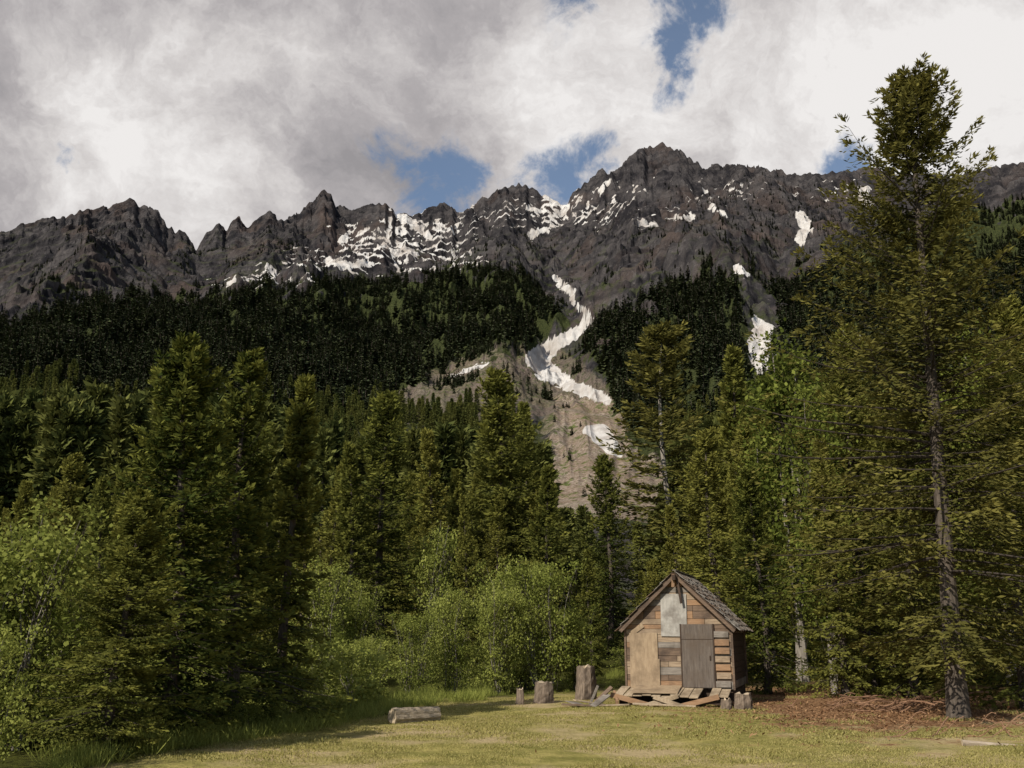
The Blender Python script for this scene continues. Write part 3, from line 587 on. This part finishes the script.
x,y,_=site(392,722,21.2); obj('cut_log',log_mesh('cut_log',1.08,.165,.15,8,LOGB,CUT,n=24,m=14,jag=.005),(x,y,ghs(x,y)+.13),(math.radians(90),0,math.radians(128)))
x,y,_=site(962,741,18.3); obj('fallen_log',log_mesh('fallen_log',3.0,.055,.035,9,PALE,CUT,.10,m=16),(x,y,ghs(x,y)+.04),(math.radians(90),math.radians(60),math.radians(82)))
def branch_pile(name,u,v,d0,n,sx_,sy_,L0,L1,mt,rad=.022):
    p=Parts(); xb,yb,_=site(u,v,d0); c=np.stack([rng.normal(0,sx_,n),rng.normal(0,sy_,n),rng.uniform(.02,.30,n)],-1); an=rng.normal(0,.6,n)+np.where(rng.random(n)>.5,0,3.14)
    d=nrm(np.stack([np.cos(an),np.sin(an),rng.normal(0,.22,n)],-1)); L=rng.uniform(L0,L1,n); s=np.linspace(-.5,.5,6)
    Pt=c[:,None]+d[:,None]*(L[:,None]*s)[...,None]; Pt[...,2]+=.1*np.sin(s*4+an[:,None]); Pt[...,2]=np.maximum(Pt[...,2],.01)
    tubes(p,Pt,(rad*rng.uniform(.5,1.3,n))[:,None]*(1-.5*(s+.5))[None],5,0)
    obj(name,p.mesh(name,[mt]),(xb,yb,ghs(xb,yb)))
RB=simple('dead_branch',(.12,.06,.035),(.30,.18,.11),(3,3,3),4)
branch_pile('dead_branch_pile',905,697,25.8,34,.9,.2,.5,1.5,RB); branch_pile('dead_branch_pile',830,700,26,12,.6,.3,.3,.9,RB,.014); branch_pile('dead_branch_pile',985,728,20,14,.7,.3,.3,1.0,RB,.014)

# ---------------------------------------------------------------- sun, sky, camera
SE=math.radians(37); SA=math.radians(217)
ts=Vector((math.sin(SA)*math.cos(SE),math.cos(SA)*math.cos(SE),math.sin(SE)))
ld=bpy.data.lights.new('sun','SUN'); ld.energy=5.0; ld.angle=math.radians(.5); ld.color=(1,.93,.80)
so=bpy.data.objects.new('sun',ld); scene.collection.objects.link(so); so.rotation_euler=ts.to_track_quat('Z','Y').to_euler(); so.location=(-20,-20,40)
wd=bpy.data.worlds.new('World'); scene.world=wd; wd.use_nodes=True; nt=wd.node_tree; nt.nodes.clear()
try: wd.cycles.sampling_method='NONE'
except Exception: pass
out=N(nt,'ShaderNodeOutputWorld'); bg=N(nt,'ShaderNodeBackground'); bg.inputs[1].default_value=.1; nt.links.new(bg.outputs[0],out.inputs[0])
sk=N(nt,'ShaderNodeTexSky'); sk.sky_type='NISHITA'; sk.sun_disc=False; sk.sun_elevation=SE; sk.sun_rotation=SA; sk.altitude=800
tc=N(nt,'ShaderNodeTexCoord').outputs['Generated']
def vm(op,a,b=None,s=None):
    n=N(nt,'ShaderNodeVectorMath',operation=op)
    for i,x in enumerate((a,b)):
        if x is None: continue
        if isinstance(x,tuple): n.inputs[i].default_value=x
        else: nt.links.new(x,n.inputs[i])
    if s is not None: n.inputs['Scale'].default_value=s
    return n
dirn=vm('NORMALIZE',tc).outputs[0]
wn=noise(nt,dirn,9,5,.65); w0=vm('SUBTRACT',wn.outputs['Color'],(.5,.5,.5)).outputs[0]
wd_=vm('ADD',dirn,vm('SCALE',w0,None,.11).outputs[0]).outputs[0]
def dvec(u,v):
    x,y=(u-512)/F,(384-v)/F; q=Vector((x,CP-y*SP,SP+y*CP)).normalized(); return tuple(q)
def blobs(lst,vec):
    tot=None
    for u,v,r,a in lst:
        ds=vm('DISTANCE',vec,dvec(u,v)).outputs['Value']
        g=rng_(nt,ds,r/F*1.6,0.,0.,a,True)
        tot=g if tot is None else math_(nt,'ADD',tot,g)
    return tot
holes=blobs([(694,0,34,.9),(676,38,26,.8),(658,70,22,.75),(408,188,46,.75),(468,184,44,.75),(562,176,36,.8),(596,150,28,.75),(848,162,30,.95),(76,167,16,.7),(566,0,34,.5)],wd_)
fb=noise(nt,dirn,15,6,.68,.3); fbv=math_(nt,'MULTIPLY_ADD',fb.outputs[0],3.8,-1.9)
hole=rng_(nt,math_(nt,'ADD',holes,fbv),.05,1.0,0,.97,True)
sx=N(nt,'ShaderNodeSeparateXYZ'); nt.links.new(dirn,sx.inputs[0])
back=rng_(nt,math_(nt,'ADD',sx.outputs[1],math_(nt,'MULTIPLY',fbv,.3)),.0,-.25)
clear=math_(nt,'MAXIMUM',math_(nt,'MULTIPLY',hole,rng_(nt,holes,.02,.25)),back)
br=blobs([(600,60,100,.5),(560,110,60,.28),(800,80,160,.42),(950,120,150,.35),(200,200,120,.28),(60,230,120,.35),(520,160,70,.35),(30,150,90,.2),(330,140,70,.12)],wd_)
dk=blobs([(120,40,230,.10),(400,50,180,.14),(870,10,110,.18),(700,110,50,.08)],wd_)
c1=noise(nt,wd_,4.2,7,.64,.5)
val=math_(nt,'ADD',math_(nt,'SUBTRACT',math_(nt,'ADD',br,.43),dk),math_(nt,'MULTIPLY_ADD',c1.outputs[0],2.4,-1.2))
val=math_(nt,'ADD',val,math_(nt,'MULTIPLY',fbv,.17))
cr=N(nt,'ShaderNodeValToRGB'); e=cr.color_ramp.elements; e[0].position=0; e[0].color=(3.2,3.05,3.15,1); e[1].position=1; e[1].color=(8.6,8.35,8.2,1)
m1=e.new(.35); m1.color=(4.4,4.15,4.2,1); m2=e.new(.68); m2.color=(6.5,6.2,6.1,1)
nt.links.new(val,cr.inputs[0])
skc=vm('ADD',vm('SCALE',sk.outputs[0],None,1.0).outputs[0],(.3,.35,.4)).outputs[0]
nt.links.new(mix(nt,clear,cr.outputs[0],skc),bg.inputs[0])

cd=bpy.data.cameras.new('camera'); cam=bpy.data.objects.new('camera',cd); scene.collection.objects.link(cam); scene.camera=cam
cd.sensor_width=36; cd.lens=36*F/1024; cd.clip_end=12000; cam.location=(0,0,EYE); cam.rotation_euler=(math.pi/2+P,0,0)
scene.view_settings.view_transform='Standard'; scene.view_settings.look='None'; scene.view_settings.exposure=0
